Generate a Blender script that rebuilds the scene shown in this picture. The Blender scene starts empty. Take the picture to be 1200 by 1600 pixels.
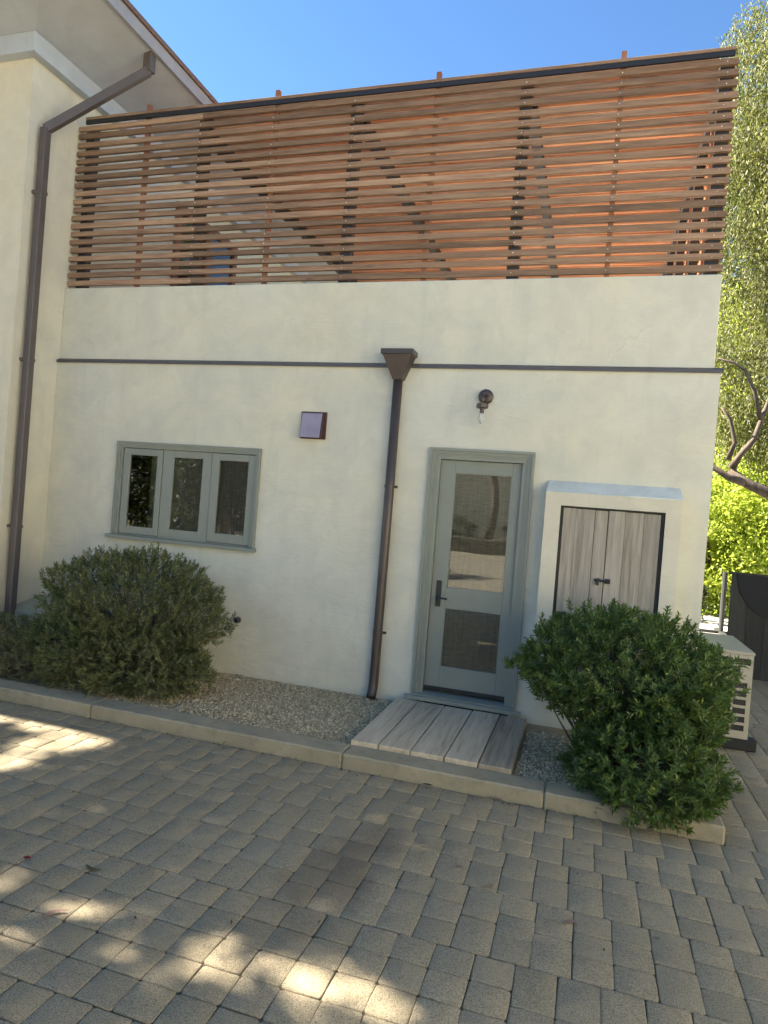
import bpy, bmesh, math, random
import numpy as np
from mathutils import Vector, Matrix, noise

random.seed(7)
scene = bpy.context.scene
COL = scene.collection

# ------------------------------------------------------------------ camera
CAM = Vector((1.185, -5.995, 1.715)); YAW, PITCH, ROLL, FPX = 0.2933, -0.0087, 0.0786, 1056.76
fw = Vector((-math.sin(YAW)*math.cos(PITCH), math.cos(YAW)*math.cos(PITCH), math.sin(PITCH)))
r0 = Vector((math.cos(YAW), math.sin(YAW), 0)); u0 = r0.cross(fw)
rr = r0*math.cos(ROLL)+u0*math.sin(ROLL); uu = -r0*math.sin(ROLL)+u0*math.cos(ROLL)
cd = bpy.data.cameras.new('camera'); cam = bpy.data.objects.new('camera', cd); COL.objects.link(cam)
m = Matrix.Identity(4)
for i in range(3):
    m[i][0] = rr[i]; m[i][1] = uu[i]; m[i][2] = -fw[i]; m[i][3] = CAM[i]
cam.matrix_world = m
cd.sensor_fit = 'HORIZONTAL'; cd.sensor_width = 36; cd.lens = FPX/1200*36
cd.clip_start = 0.05; cd.clip_end = 400
scene.camera = cam

# ------------------------------------------------------------------ light
SUN = Vector((-0.74, 0.034, 0.67)).normalized()
world = bpy.data.worlds.new('World'); scene.world = world; world.use_nodes = True
wn = world.node_tree.nodes; wl = world.node_tree.links
sky = wn.new('ShaderNodeTexSky'); sky.sky_type = 'NISHITA'; sky.sun_disc = False
sky.sun_elevation = math.asin(SUN.z); sky.sun_rotation = math.atan2(SUN.x, SUN.y)
sky.air_density = 1.0; sky.dust_density = 0.0; sky.ozone_density = 3.0; sky.altitude = 800
hs = wn.new('ShaderNodeHueSaturation'); hs.inputs['Saturation'].default_value = 1.12
wl.new(sky.outputs[0], hs.inputs['Color'])
wl.new(hs.outputs[0], wn['Background'].inputs[0]); wn['Background'].inputs[1].default_value = 0.05
cy = scene.cycles; cy.max_bounces = 6; cy.diffuse_bounces = 3; cy.glossy_bounces = 3; cy.transmission_bounces = 4; cy.transparent_max_bounces = 8
cy.caustics_reflective = False; cy.caustics_refractive = False; cy.sample_clamp_indirect = 8; cy.use_adaptive_sampling = True; cy.adaptive_threshold = .02
sd = bpy.data.lights.new('sun', 'SUN'); sd.energy = 5.0; sd.angle = math.radians(0.53); sd.color = (1, .93, .82)
so = bpy.data.objects.new('sun', sd); COL.objects.link(so)
so.rotation_euler = SUN.to_track_quat('Z', 'Y').to_euler(); so.location = (-20, 0, 20)
vs = scene.view_settings; vs.view_transform = 'Standard'; vs.look = 'None'; vs.gamma = 1; vs.use_curve_mapping = False
vs.exposure = 2.58

# ------------------------------------------------------------------ helpers
def tag(o, label=None, cat=None, group=None, kind=None):
    if label: o['label'] = label
    if cat: o['category'] = cat
    if group: o['group'] = group
    if kind: o['kind'] = kind
    return o
def empty(name, loc=(0, 0, 0)):
    o = bpy.data.objects.new(name, None); COL.objects.link(o); o.location = loc; o.empty_display_size = .1
    bpy.context.view_layer.update() if False else None
    return o
def link(name, me, mat, parent=None, smooth=False):
    o = bpy.data.objects.new(name, me); COL.objects.link(o)
    if mat is not None and not me.materials: me.materials.append(mat)
    if smooth: me.polygons.foreach_set('use_smooth', [True]*len(me.polygons))
    if parent is not None:
        o.parent = parent
        o.matrix_parent_inverse = Matrix.Translation(-root_loc(parent))
    return o
def root_loc(o):
    v = Vector(o.location)
    while o.parent is not None:
        o = o.parent; v = v + Vector(o.location) if False else v
        break
    return v
class B:
    """collects shapes in world space; .out() links them as ONE mesh object"""
    def __init__(s): s.bm = bmesh.new()
    def box(s, x0, x1, y0, y1, z0, z1, bev=0):
        b = s.bm
        mtx = Matrix.Translation(((x0+x1)/2, (y0+y1)/2, (z0+z1)/2)) @ Matrix.Diagonal((x1-x0, y1-y0, z1-z0, 1))
        g = bmesh.ops.create_cube(b, size=1, matrix=mtx)
        if bev:
            es = list({e for v in g['verts'] for e in v.link_edges})
            bmesh.ops.bevel(b, geom=es, offset=bev, segments=1, affect='EDGES', profile=.5)
        return s
    def hull(s, quads_a, quads_b):
        """loft between two loops of equal length, capped"""
        a = [s.bm.verts.new(p) for p in quads_a]; c = [s.bm.verts.new(p) for p in quads_b]; n = len(a)
        for i in range(n): s.bm.faces.new((a[i], a[(i+1) % n], c[(i+1) % n], c[i]))
        s.bm.faces.new(a[::-1]); s.bm.faces.new(c)
        return s
    def tube(s, pts, rads, n=12, cap=True):
        pts = [Vector(p) for p in pts]
        if not isinstance(rads, (list, tuple)): rads = [rads]*len(pts)
        rings = []; prev = None
        for i, p in enumerate(pts):
            d = (pts[min(i+1, len(pts)-1)]-pts[max(i-1, 0)]).normalized()
            if prev is None: a = d.orthogonal().normalized()
            else: a = (prev-d*prev.dot(d)).normalized()
            prev = a; b2 = d.cross(a)
            rings.append([s.bm.verts.new(p+(a*math.cos(t)+b2*math.sin(t))*rads[i]) for t in [2*math.pi*k/n for k in range(n)]])
        for r1, r2 in zip(rings, rings[1:]):
            for k in range(n): s.bm.faces.new((r1[k], r1[(k+1) % n], r2[(k+1) % n], r2[k]))
        if cap: s.bm.faces.new(rings[0][::-1]); s.bm.faces.new(rings[-1])
        return s
    def out(s, name, mat, parent=None, smooth=False):
        bmesh.ops.recalc_face_normals(s.bm, faces=s.bm.faces)
        me = bpy.data.meshes.new(name); s.bm.to_mesh(me); s.bm.free()
        return link(name, me, mat, parent, smooth)
def np_mesh(name, v, f):
    """fast mesh from numpy verts and equal-size faces"""
    v = np.asarray(v, np.float32); f = np.asarray(f, np.int32); k = f.shape[1]
    me = bpy.data.meshes.new(name)
    me.vertices.add(len(v)); me.vertices.foreach_set('co', v.ravel())
    me.loops.add(f.size); me.loops.foreach_set('vertex_index', f.ravel())
    me.polygons.add(len(f)); me.polygons.foreach_set('loop_start', np.arange(0, f.size, k, dtype=np.int32))
    try: me.polygons.foreach_set('loop_total', np.full(len(f), k, np.int32))
    except Exception: pass
    me.update(calc_edges=True); me.validate()
    return me
def unit(a): return a/np.maximum(np.linalg.norm(a, axis=-1, keepdims=True), 1e-9)
def leaf_arrays(base, d, nrm, L, W, fold=.25):
    """folded lozenge leaves: 4 verts and 2 triangles each"""
    n = len(base); d = unit(d); side = unit(np.cross(d, nrm)); up = np.cross(side, d)
    L = L[:, None]; W = W[:, None]
    v = np.empty((n, 4, 3)); v[:, 0] = base; v[:, 2] = base+d*L-up*L*.12
    mid = base+d*L*.45
    v[:, 1] = mid+side*W*.5+up*W*fold; v[:, 3] = mid-side*W*.5+up*W*fold
    i = np.arange(n)[:, None]*4
    f = np.concatenate([i+np.array([[0, 1, 2]]), i+np.array([[0, 2, 3]])], 0)
    return v.reshape(-1, 3), f
def wproj(p):
    """world points -> photo pixels, to rank the pavers by how large they show"""
    d = p-np.array(CAM); z = d@np.array(fw); zz = np.where(z > .1, z, np.nan)
    return 600+FPX*(d@np.array(rr))/zz, 800-FPX*(d@np.array(uu))/zz

# ------------------------------------------------------------------ materials
def mat(name):
    m = bpy.data.materials.new(name); m.use_nodes = True
    nt = m.node_tree; return m, nt, nt.nodes['Principled BSDF'], nt.nodes.new, nt.links.new
def rgba(c): return (c[0], c[1], c[2], 1)
def noise_node(nt, scale, detail=4, rough=.55, coord=None, stretch=None, dist=0):
    n = nt.nodes.new('ShaderNodeTexNoise'); n.inputs['Scale'].default_value = scale
    n.inputs['Detail'].default_value = detail; n.inputs['Roughness'].default_value = rough
    n.inputs['Distortion'].default_value = dist
    src = coord
    if src is None:
        g = nt.nodes.new('ShaderNodeNewGeometry'); src = g.outputs['Position']
    if stretch:
        mp = nt.nodes.new('ShaderNodeMapping'); mp.inputs['Scale'].default_value = stretch
        nt.links.new(src, mp.inputs[0]); src = mp.outputs[0]
    nt.links.new(src, n.inputs['Vector']); return n.outputs['Fac']
def ramp(nt, fac, stops):
    r = nt.nodes.new('ShaderNodeValToRGB'); e = r.color_ramp.elements
    e[0].position, e[0].color = stops[0][0], rgba(stops[0][1]); e[1].position, e[1].color = stops[-1][0], rgba(stops[-1][1])
    for p, c in stops[1:-1]:
        x = e.new(p); x.color = rgba(c)
    nt.links.new(fac, r.inputs[0]); return r.outputs[0]
def mixc(nt, fac, a, b, mode='MIX'):
    x = nt.nodes.new('ShaderNodeMix'); x.data_type = 'RGBA'; x.blend_type = mode
    for s, v in ((x.inputs[0], fac), (x.inputs[6], a), (x.inputs[7], b)):
        if isinstance(v, (int, float)): s.default_value = v
        elif isinstance(v, tuple): s.default_value = rgba(v)
        else: nt.links.new(v, s)
    return x.outputs[2]
def mth(nt, op, a, b=None, clamp=False):
    x = nt.nodes.new('ShaderNodeMath'); x.operation = op; x.use_clamp = clamp
    for s, v in zip(x.inputs, (a, b)):
        if v is None: continue
        if isinstance(v, (int, float)): s.default_value = v
        else: nt.links.new(v, s)
    return x.outputs[0]
def bump(nt, bsdf, h, strength=.3, dist=.01):
    b = nt.nodes.new('ShaderNodeBump'); b.inputs['Strength'].default_value = strength; b.inputs['Distance'].default_value = dist
    nt.links.new(h, b.inputs['Height']); nt.links.new(b.outputs[0], bsdf.inputs['Normal'])
def pos_axis(nt, ax):
    g = nt.nodes.new('ShaderNodeNewGeometry'); s = nt.nodes.new('ShaderNodeSeparateXYZ')
    nt.links.new(g.outputs['Position'], s.inputs[0]); return s.outputs['XYZ'.index(ax)]

def stucco(name, base, warm, dark):
    m, nt, b, N, Lk = mat(name)
    big = noise_node(nt, .55, 5, .6); mid = noise_node(nt, 3.2, 6, .65, dist=.6); fine = noise_node(nt, 60, 4, .6)
    c = mixc(nt, ramp(nt, big, [(.35, (0, 0, 0)), (.68, (1, 1, 1))]), base, warm)
    c = mixc(nt, ramp(nt, mid, [(.42, (.0, .0, .0)), (.72, (.5, .5, .5))]), c, dark)
    md2 = noise_node(nt, 1.3, 6, .62, dist=1.0)
    c = mixc(nt, ramp(nt, md2, [(.44, (.0, .0, .0)), (.7, (.42, .42, .42))]), c, dark)
    streak = noise_node(nt, 1.0, 5, .6, stretch=(9, 9, .8))
    c = mixc(nt, ramp(nt, streak, [(.54, (0, 0, 0)), (.78, (.36, .36, .36))]), c, dark)
    fs = noise_node(nt, 3.0, 5, .65, stretch=(11, 11, .5))
    c = mixc(nt, ramp(nt, fs, [(.60, (0, 0, 0)), (.74, (.22, .22, .22))]), c, dark)
    sw = noise_node(nt, 7.0, 5, .6, stretch=(.6, .6, 1.9), dist=1.6)
    c = mixc(nt, ramp(nt, sw, [(.60, (0, 0, 0)), (.72, (.13, .13, .13))]), c, tuple(min(1, x*1.25) for x in base))
    vo = N('ShaderNodeTexVoronoi'); vo.feature = 'DISTANCE_TO_EDGE'; vo.inputs['Scale'].default_value = .55
    wp = N('ShaderNodeTexNoise'); wp.inputs['Scale'].default_value = 2.5; wp.inputs['Detail'].default_value = 6
    g0 = N('ShaderNodeNewGeometry'); Lk(g0.outputs['Position'], wp.inputs['Vector'])
    va = N('ShaderNodeVectorMath'); va.operation = 'MULTIPLY_ADD'; va.inputs[1].default_value = (.9, .9, .9)
    Lk(wp.outputs['Color'], va.inputs[0]); Lk(g0.outputs['Position'], va.inputs[2]); Lk(va.outputs[0], vo.inputs['Vector'])
    ck = mth(nt, 'MULTIPLY', ramp(nt, vo.outputs['Distance'], [(.0, (1, 1, 1)), (.004, (0, 0, 0))]), ramp(nt, noise_node(nt, .8, 3), [(.58, (0, 0, 0)), (.68, (.28,)*3)]))
    c = mixc(nt, ck, c, tuple(x*.45 for x in dark))
    Lk(c, b.inputs['Base Color']); b.inputs['Roughness'].default_value = .92; b.inputs['Specular IOR Level'].default_value = .2
    h = mth(nt, 'ADD', mth(nt, 'MULTIPLY', sw, 1.0), mth(nt, 'MULTIPLY', fine, .22))
    h = mth(nt, 'ADD', h, mth(nt, 'MULTIPLY', mid, .9))
    bump(nt, b, h, .42, .010); return m
M = {}
M['stucco'] = stucco('stucco', (.655, .64, .53), (.69, .64, .465), (.50, .495, .415))
M['stucco_main'] = stucco('stucco_main', (.66, .63, .52), (.68, .60, .42), (.52, .50, .40))
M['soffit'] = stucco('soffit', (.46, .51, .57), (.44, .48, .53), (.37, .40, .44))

def paint(name, col, rough=.5, grime=.25, metallic=0, bs=.1):
    m, nt, b, N, Lk = mat(name)
    n = noise_node(nt, 6, 5, .6); c = mixc(nt, ramp(nt, n, [(.45, (0, 0, 0)), (.8, (grime,)*3)]), col, tuple(x*.55 for x in col))
    Lk(c, b.inputs['Base Color']); b.inputs['Roughness'].default_value = rough; b.inputs['Metallic'].default_value = metallic
    bump(nt, b, noise_node(nt, 90, 3), bs, .002); return m
M['sage'] = paint('sage_paint', (.245, .26, .21), .5, .2)
M['black'] = paint('black_metal', (.02, .02, .022), .4, .1)
M['bronze'] = paint('bronze_metal', (.085, .066, .056), .42, .5, .35)
M['pipe'] = paint('hazed_pipe', (.12, .10, .09), .5, .5, .2)  # bronze base lightened to stand for lens haze over the rain pipe
M['flash'] = paint('flashing', (.10, .095, .095), .5, .4, .3)
M['copper'] = paint('aged_copper', (.46, .36, .37), .5, .5, .7)
M['copper_dark'] = paint('copper_edge', (.10, .05, .045), .5, .5, .4)
M['darkpost'] = paint('dark_steel', (.022, .02, .02), .5, .2)
M['white_plastic'] = paint('casing_white', (.40, .37, .285), .5, .4)
M['rubber'] = paint('rubber', (.02, .02, .02), .8, .1)
M['fascia'] = paint('fascia_paint', (.30, .31, .33), .6, .3)

def wood(name, c1, c2, c3, axis='x', scale=1.0, rough=.75, var=.35, bs=.5):
    m, nt, b, N, Lk = mat(name)
    tc = N('ShaderNodeTexCoord'); oi = N('ShaderNodeObjectInfo')
    off = N('ShaderNodeVectorMath'); off.operation = 'ADD'
    g = N('ShaderNodeNewGeometry'); Lk(g.outputs['Position'], off.inputs[0])
    mul = N('ShaderNodeVectorMath'); mul.operation = 'SCALE'; mul.inputs['Scale'].default_value = 37
    comb = N('ShaderNodeCombineXYZ')
    for i in range(3): Lk(oi.outputs['Random'], comb.inputs[i])
    Lk(comb.outputs[0], mul.inputs[0]); Lk(mul.outputs[0], off.inputs[1])
    st = {'x': (.06, 1, 1), 'y': (1, .06, 1), 'z': (1, 1, .06)}[axis]
    grain = noise_node(nt, 55*scale, 5, .65, off.outputs[0], st, .4)
    broad = noise_node(nt, 9*scale, 4, .6, off.outputs[0], st, 1.2)
    c = ramp(nt, mth(nt, 'ADD', mth(nt, 'MULTIPLY', grain, .55), mth(nt, 'MULTIPLY', broad, .5)), [(.36, c1), (.52, c2), (.68, c3)])
    v = mth(nt, 'ADD', mth(nt, 'MULTIPLY', oi.outputs['Random'], var*2), 1-var)
    vv = N('ShaderNodeCombineColor')
    for i in range(3): Lk(v, vv.inputs[i])
    c = mixc(nt, 1.0, c, vv.outputs[0], 'MULTIPLY')
    Lk(c, b.inputs['Base Color']); b.inputs['Roughness'].default_value = rough
    b.inputs['Specular IOR Level'].default_value = .25
    kn = N('ShaderNodeTexVoronoi'); kn.inputs['Scale'].default_value = 3.2*scale
    mk = N('ShaderNodeMapping'); mk.inputs['Scale'].default_value = {'x': (.5, 1.6, 1.6), 'y': (1.6, .5, 1.6), 'z': (1.6, 1.6, .5)}[axis]
    Lk(off.outputs[0], mk.inputs[0]); Lk(mk.outputs[0], kn.inputs['Vector'])
    c = mixc(nt, ramp(nt, kn.outputs['Distance'], [(.03, (.55,)*3), (.09, (0, 0, 0))]), c, tuple(x*.6 for x in c1))
    Lk(c, b.inputs['Base Color'])
    bump(nt, b, grain, bs, .004); return m
M['slat'] = wood('redwood_slat', (.155, .095, .06), (.28, .175, .108), (.385, .255, .16), 'x', var=.36)
M['slat_y'] = wood('redwood_side', (.20, .08, .035), (.36, .16, .07), (.46, .22, .10), 'y', var=.25)
M['nailer'] = wood('nailer_wood', (.16, .07, .045), (.27, .12, .07), (.34, .16, .1), 'z', var=.2)
M['perg'] = wood('pergola_wood', (.55, .23, .105), (.74, .36, .175), (.84, .48, .26), 'x', var=.2)
M['plank'] = wood('grey_plank', (.30, .235, .15), (.49, .395, .265), (.60, .49, .34), 'y', .8, .85, .22, .8)
M['cup'] = wood('weathered_board', (.20, .175, .135), (.32, .285, .225), (.42, .38, .31), 'z', .75, .85, .14, .9)
M['gate'] = wood('dark_gate', (.03, .03, .026), (.05, .05, .044), (.07, .068, .06), 'z', .8, .8, .2, .5)
M['bark'] = wood('bark', (.06, .045, .03), (.13, .10, .075), (.2, .16, .12), 'z', .5, .9, .1, 1)

def concrete(name, c1, c2, dirt=.35, spec=.2):
    m, nt, b, N, Lk = mat(name)
    n = noise_node(nt, 2.2, 6, .6); f = noise_node(nt, 140, 3, .7); k = noise_node(nt, 14, 5, .65)
    c = mixc(nt, ramp(nt, n, [(.35, (0, 0, 0)), (.7, (1, 1, 1))]), c1, c2)
    c = mixc(nt, ramp(nt, k, [(.5, (0, 0, 0)), (.75, (dirt,)*3)]), c, tuple(x*.5 for x in c1))
    c = mixc(nt, ramp(nt, f, [(.35, (.35,)*3), (.5, (0, 0, 0))]), c, tuple(x*.4 for x in c1))
    Lk(c, b.inputs['Base Color']); b.inputs['Roughness'].default_value = .9; b.inputs['Specular IOR Level'].default_value = spec
    bump(nt, b, mth(nt, 'ADD', f, mth(nt, 'MULTIPLY', k, 1.2)), .5, .006); return m
M['kerb'] = concrete('kerb_concrete', (.40, .335, .215), (.31, .26, .165), .6)
M['patio'] = concrete('pale_patio', (.5, .47, .4), (.42, .4, .35), .15)
M['bedsand'] = concrete('joint_sand', (.12, .098, .062), (.06, .05, .033))
M['drive'] = concrete('far_driveway', (.36, .31, .23), (.30, .26, .2))
M['soil'] = concrete('soil', (.16, .13, .09), (.1, .085, .06))

def paver_mat():
    m, nt, b, N, Lk = mat('paver_concrete')
    oi = N('ShaderNodeObjectInfo'); g = N('ShaderNodeNewGeometry')
    rnd = mth(nt, 'FRACT', mth(nt, 'ADD', oi.outputs['Random'], mth(nt, 'MULTIPLY', g.outputs['Random Per Island'], 3.7)))
    c = ramp(nt, rnd, [(0, (.30, .248, .155)), (.2, (.36, .295, .185)), (.4, (.325, .270, .172)), (.6, (.375, .302, .183)), (.8, (.345, .287, .186)), (1, (.40, .32, .192))])
    big = noise_node(nt, .9, 5, .6)
    c = mixc(nt, ramp(nt, big, [(.38, (0, 0, 0)), (.7, (.6, .6, .6))]), c, (.275, .218, .13))
    grit = noise_node(nt, 190, 2, .8); mid = noise_node(nt, 28, 5, .7)
    c = mixc(nt, ramp(nt, grit, [(.38, (.8,)*3), (.49, (0, 0, 0))]), c, (.125, .10, .065))
    c = mixc(nt, ramp(nt, grit, [(.58, (0, 0, 0)), (.70, (.6,)*3)]), c, (.58, .48, .32))
    c = mixc(nt, ramp(nt, mid, [(.5, (0, 0, 0)), (.75, (.5,)*3)]), c, (.19, .15, .09))
    # an old oily stain on the paving, with its own ragged outline
    x = pos_axis(nt, 'X'); y = pos_axis(nt, 'Y'); n2 = noise_node(nt, 5, 5, .65)
    dx = mth(nt, 'DIVIDE', mth(nt, 'SUBTRACT', x, mth(nt, 'ADD', .12, mth(nt, 'MULTIPLY', mth(nt, 'ADD', y, 2.9), .12))), .26)
    dy = mth(nt, 'DIVIDE', mth(nt, 'ADD', y, 2.85), .75)
    rad = mth(nt, 'ADD', mth(nt, 'MULTIPLY', dx, dx), mth(nt, 'MULTIPLY', dy, dy))
    st = mth(nt, 'SUBTRACT', mth(nt, 'ADD', 1.0, mth(nt, 'MULTIPLY', mth(nt, 'SUBTRACT', n2, .5), 2.6)), rad, True)
    c = mixc(nt, mth(nt, 'MULTIPLY', st, .5), c, (.12, .085, .055))
    Lk(c, b.inputs['Base Color']); b.inputs['Roughness'].default_value = .88; b.inputs['Specular IOR Level'].default_value = .25
    bump(nt, b, mth(nt, 'ADD', grit, mth(nt, 'MULTIPLY', mid, 1.3)), .6, .006); return m
M['paver'] = paver_mat()

def gravel_mat():
    m, nt, b, N, Lk = mat('gravel')
    g = N('ShaderNodeNewGeometry')
    c = ramp(nt, g.outputs['Random Per Island'], [(0, (.22, .175, .105)), (.4, (.48, .385, .225)), (.8, (.66, .53, .32)), (1, (.75, .64, .44))])
    Lk(c, b.inputs['Base Color']); b.inputs['Roughness'].default_value = .9; return m
M['gravel'] = gravel_mat()
M['grit'] = concrete('gravel_grit', (.42, .34, .2), (.3, .245, .15), .6)

def leafmat(name, stops, trans=.35, rough=.45, tcol=None, spec=.4, vs_=4.0):
    m, nt, b, N, Lk = mat(name)
    g = N('ShaderNodeNewGeometry')
    c = ramp(nt, g.outputs['Random Per Island'], stops)
    c = mixc(nt, 1.0, c, ramp(nt, noise_node(nt, vs_, 3, .6), [(.36, (.55, .58, .5)), (.52, (.95, .95, .9)), (.68, (1.25, 1.15, .9))]), 'MULTIPLY')
    Lk(c, b.inputs['Base Color']); b.inputs['Roughness'].default_value = rough; b.inputs['Specular IOR Level'].default_value = spec
    t = N('ShaderNodeBsdfTranslucent'); Lk(mixc(nt, .6, c, tcol or (.25, .35, .03)), t.inputs[0])
    mx = N('ShaderNodeMixShader'); mx.inputs[0].default_value = trans
    Lk(b.outputs[0], mx.inputs[1]); Lk(t.outputs[0], mx.inputs[2]); Lk(mx.outputs[0], nt.nodes['Material Output'].inputs[0])
    return m
M['shrubR'] = leafmat('shrub_leaf', [(0, (.06, .10, .035)), (.6, (.11, .18, .052)), (.88, (.17, .25, .065)), (1, (.30, .36, .10))], .3, .42)
M['shrubL'] = leafmat('dull_shrub_leaf', [(0, (.11, .115, .06)), (.55, (.18, .19, .095)), (.9, (.25, .26, .125)), (1, (.40, .36, .12))], .3, .5)
M['shrubG'] = leafmat('grey_shrub_leaf', [(0, (.12, .12, .075)), (.55, (.20, .20, .125)), (.9, (.27, .27, .17)), (1, (.38, .35, .2))], .3, .6)
M['euc'] = leafmat('weeping_leaf', [(0, (.05, .055, .028)), (.4, (.135, .14, .055)), (.8, (.25, .245, .09)), (1, (.42, .39, .2))], .35, .5, (.30, .36, .04), vs_=1.0)
M['lime'] = leafmat('lime_leaf', [(0, (.12, .19, .03)), (.5, (.36, .45, .06)), (1, (.60, .64, .12))], .5, .5, (.62, .72, .10), vs_=1.3)
M['shade_leaf'] = leafmat('shade_leaf', [(0, (.07, .09, .035)), (1, (.14, .16, .06))], .35, .5, (.2, .22, .05))
M['dark_leaf'] = leafmat('dark_leaf', [(0, (.015, .02, .01)), (1, (.035, .042, .02))], .1, .6)
M['dry1'] = paint('dry_leaf_tan', (.42, .33, .2), .7, .3)
M['dry2'] = paint('dry_leaf_pink', (.42, .27, .21), .7, .3)
M['dry3'] = paint('dry_leaf_olive', (.16, .15, .06), .7, .3)
M['petal'] = paint('petal_crimson', (.35, .03, .06), .6, .2)
M['dry4'] = paint('dry_leaf_brown', (.07, .05, .035), .8, .3)

def glassmat():
    m, nt, b, N, Lk = mat('window_glass')
    tr = N('ShaderNodeBsdfTransparent'); tr.inputs[0].default_value = (.8, .82, .8, 1)
    gl = N('ShaderNodeBsdfGlossy'); gl.inputs['Roughness'].default_value = .012; gl.inputs[0].default_value = (.95, .97, .95, 1)
    fr = N('ShaderNodeFresnel'); fr.inputs[0].default_value = 1.7
    bp = N('ShaderNodeBump'); bp.inputs['Strength'].default_value = .05; bp.inputs['Distance'].default_value = .01
    Lk(noise_node(nt, 2.2, 2), bp.inputs['Height']); Lk(bp.outputs[0], gl.inputs['Normal'])
    mx = N('ShaderNodeMixShader'); Lk(fr.outputs[0], mx.inputs[0]); Lk(tr.outputs[0], mx.inputs[1]); Lk(gl.outputs[0], mx.inputs[2])
    Lk(mx.outputs[0], nt.nodes['Material Output'].inputs[0]); return m
M['glass'] = glassmat()
def bulbmat():
    m, nt, b, N, Lk = mat('bulb_glass')
    b.inputs['Base Color'].default_value = (.86, .87, .84, 1); b.inputs['Roughness'].default_value = .12
    b.inputs['Transmission Weight'].default_value = .55; b.inputs['IOR'].default_value = 1.2; return m
M['bulb'] = bulbmat()
def blindmat():
    m, nt, b, N, Lk = mat('woven_blind')
    a = noise_node(nt, 60, 3, .6, stretch=(1, 1, .05)); h = noise_node(nt, 120, 2, .6, stretch=(.1, 1, 1)); w = noise_node(nt, 4, 3, .6, stretch=(2, 1, .2))
    c = mixc(nt, ramp(nt, a, [(.35, (0, 0, 0)), (.7, (1, 1, 1))]), (.40, .34, .275), (.62, .54, .45))
    c = mixc(nt, ramp(nt, h, [(.4, (.5,)*3), (.6, (0, 0, 0))]), c, (.2, .17, .135))
    c = mixc(nt, ramp(nt, w, [(.45, (0, 0, 0)), (.7, (.4,)*3)]), c, (.46, .40, .33))
    Lk(c, b.inputs['Base Color']); b.inputs['Roughness'].default_value = .9; return m
M['blind'] = blindmat()
M['cap'] = stucco('cap_plaster', (.66, .68, .62), (.68, .68, .58), (.4, .42, .36))
M['roof'] = concrete('roof_tile', (.2, .14, .11), (.16, .11, .09))
M['room'] = paint('dark_room', (.03, .028, .026), .9, .1)
M['plinth'] = stucco('plinth', (.42, .40, .30), (.44, .40, .24), (.3, .28, .2))

# ================================================================== SETTING
ZP = -0.13    # paving level
g = B(); g.bm.faces.new([g.bm.verts.new(p) for p in ((-90, -90, -.19), (90, -90, -.19), (90, 120, -.19), (-90, 120, -.19))])
tag(g.out('ground', M['soil']), 'brown earth ground around the house', 'ground', kind='structure')
g = B(); g.bm.faces.new([g.bm.verts.new(p) for p in ((-14, -5.6, ZP-.0075), (7, -5.6, ZP-.0075), (7, 5.9, ZP-.0075), (-14, 5.9, ZP-.0075))])
pavement = g.out('pavement', M['bedsand'])
tag(pavement, 'driveway of mixed grey concrete pavers laid in short courses', 'pavement', kind='structure')
g = B(); g.bm.faces.new([g.bm.verts.new(p) for p in ((-30, -27, -.134), (30, -27, -.134), (30, -5.62, -.134), (-30, -5.62, -.134))])
tag(g.out('driveway', M['drive']), 'grey driveway behind the camera', 'driveway', kind='structure')
g = B(); g.bm.faces.new([g.bm.verts.new(p) for p in ((2.0, 5.92, -.134), (14, 5.92, -.134), (14, 16, -.134), (2.0, 16, -.134))])
tag(g.out('patio', M['patio']), 'pale sunlit patio beyond the gate', 'patio', kind='structure')

# ---- pavers: bands of mixed sizes, module u
U = .0835
def paver_mesh(w, l, seed):
    rnd = random.Random(seed); bm = bmesh.new()
    def loop(ins, z, rad):
        a, b = w/2-ins*.75, l/2-ins*1.25-.0008
        return [(a, 0), (a, b-rad), (a-rad, b), (0, b), (-a+rad, b), (-a, b-rad), (-a, 0), (-a, -b+rad), (-a+rad, -b), (0, -b), (a-rad, -b), (a, -b+rad)]
    j = [(rnd.uniform(-.0016, .0014), rnd.uniform(-.0024, .0016)) for _ in range(12)]
    rad = rnd.uniform(.006, .012)
    rings = []
    for ins, z in ((.0010, -.045), (.0010, -.0045), (.0034, -.0015), (.0085, 0)):
        rings.append([bm.verts.new((x+j[k][0], y+j[k][1], z+rnd.uniform(-.0008, .0008))) for k, (x, y) in enumerate(loop(ins, z, rad))])
    for r1, r2 in zip(rings, rings[1:]):
        for k in range(12): bm.faces.new((r1[k], r1[(k+1) % 12], r2[(k+1) % 12], r2[k]))
    bm.faces.new(rings[-1])
    for f in bm.faces: f.smooth = True
    bmesh.ops.recalc_face_normals(bm, faces=bm.faces)
    me = bpy.data.meshes.new('paver'); bm.to_mesh(me); bm.free(); me.materials.append(M['paver']); return me
variants = {s: [paver_mesh(s[0]*U, s[1]*U, 11*k+s[0]*3+s[1]) for k in range(6)] for s in ((2, 2), (3, 2), (2, 3), (3, 3))}
cells = []   # (cx, cy, size)
rnd = random.Random(21)
y = -1.545
X0, X1 = -5.2, 4.6
def fill_row(y1, dep, x0, x1, jit=1):
    x = x0-rnd.uniform(0, 2*U)*jit
    while x < x1:
        w = rnd.choice((2, 3)) if dep == 2 else 2
        cells.append((x+w*U/2, y1-dep*U/2, (w, dep))); x += w*U
def fill_cols(y1, x0, x1, dep=6, jit=1):
    x = x0-rnd.uniform(0, 2*U)*jit
    while x < x1:
        parts = rnd.choice(((2, 2, 2), (2, 2, 2), (2, 2, 2), (3, 3)) if dep == 6 else ((2, 2), (2, 2)) if dep == 4 else ((2, 3), (3, 2)))
        yy = y1
        for p in parts:
            cells.append((x+U, yy-p*U/2, (2, p))); yy -= p*U
        x += 2*U
yy = -1.545; seq = []
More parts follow.
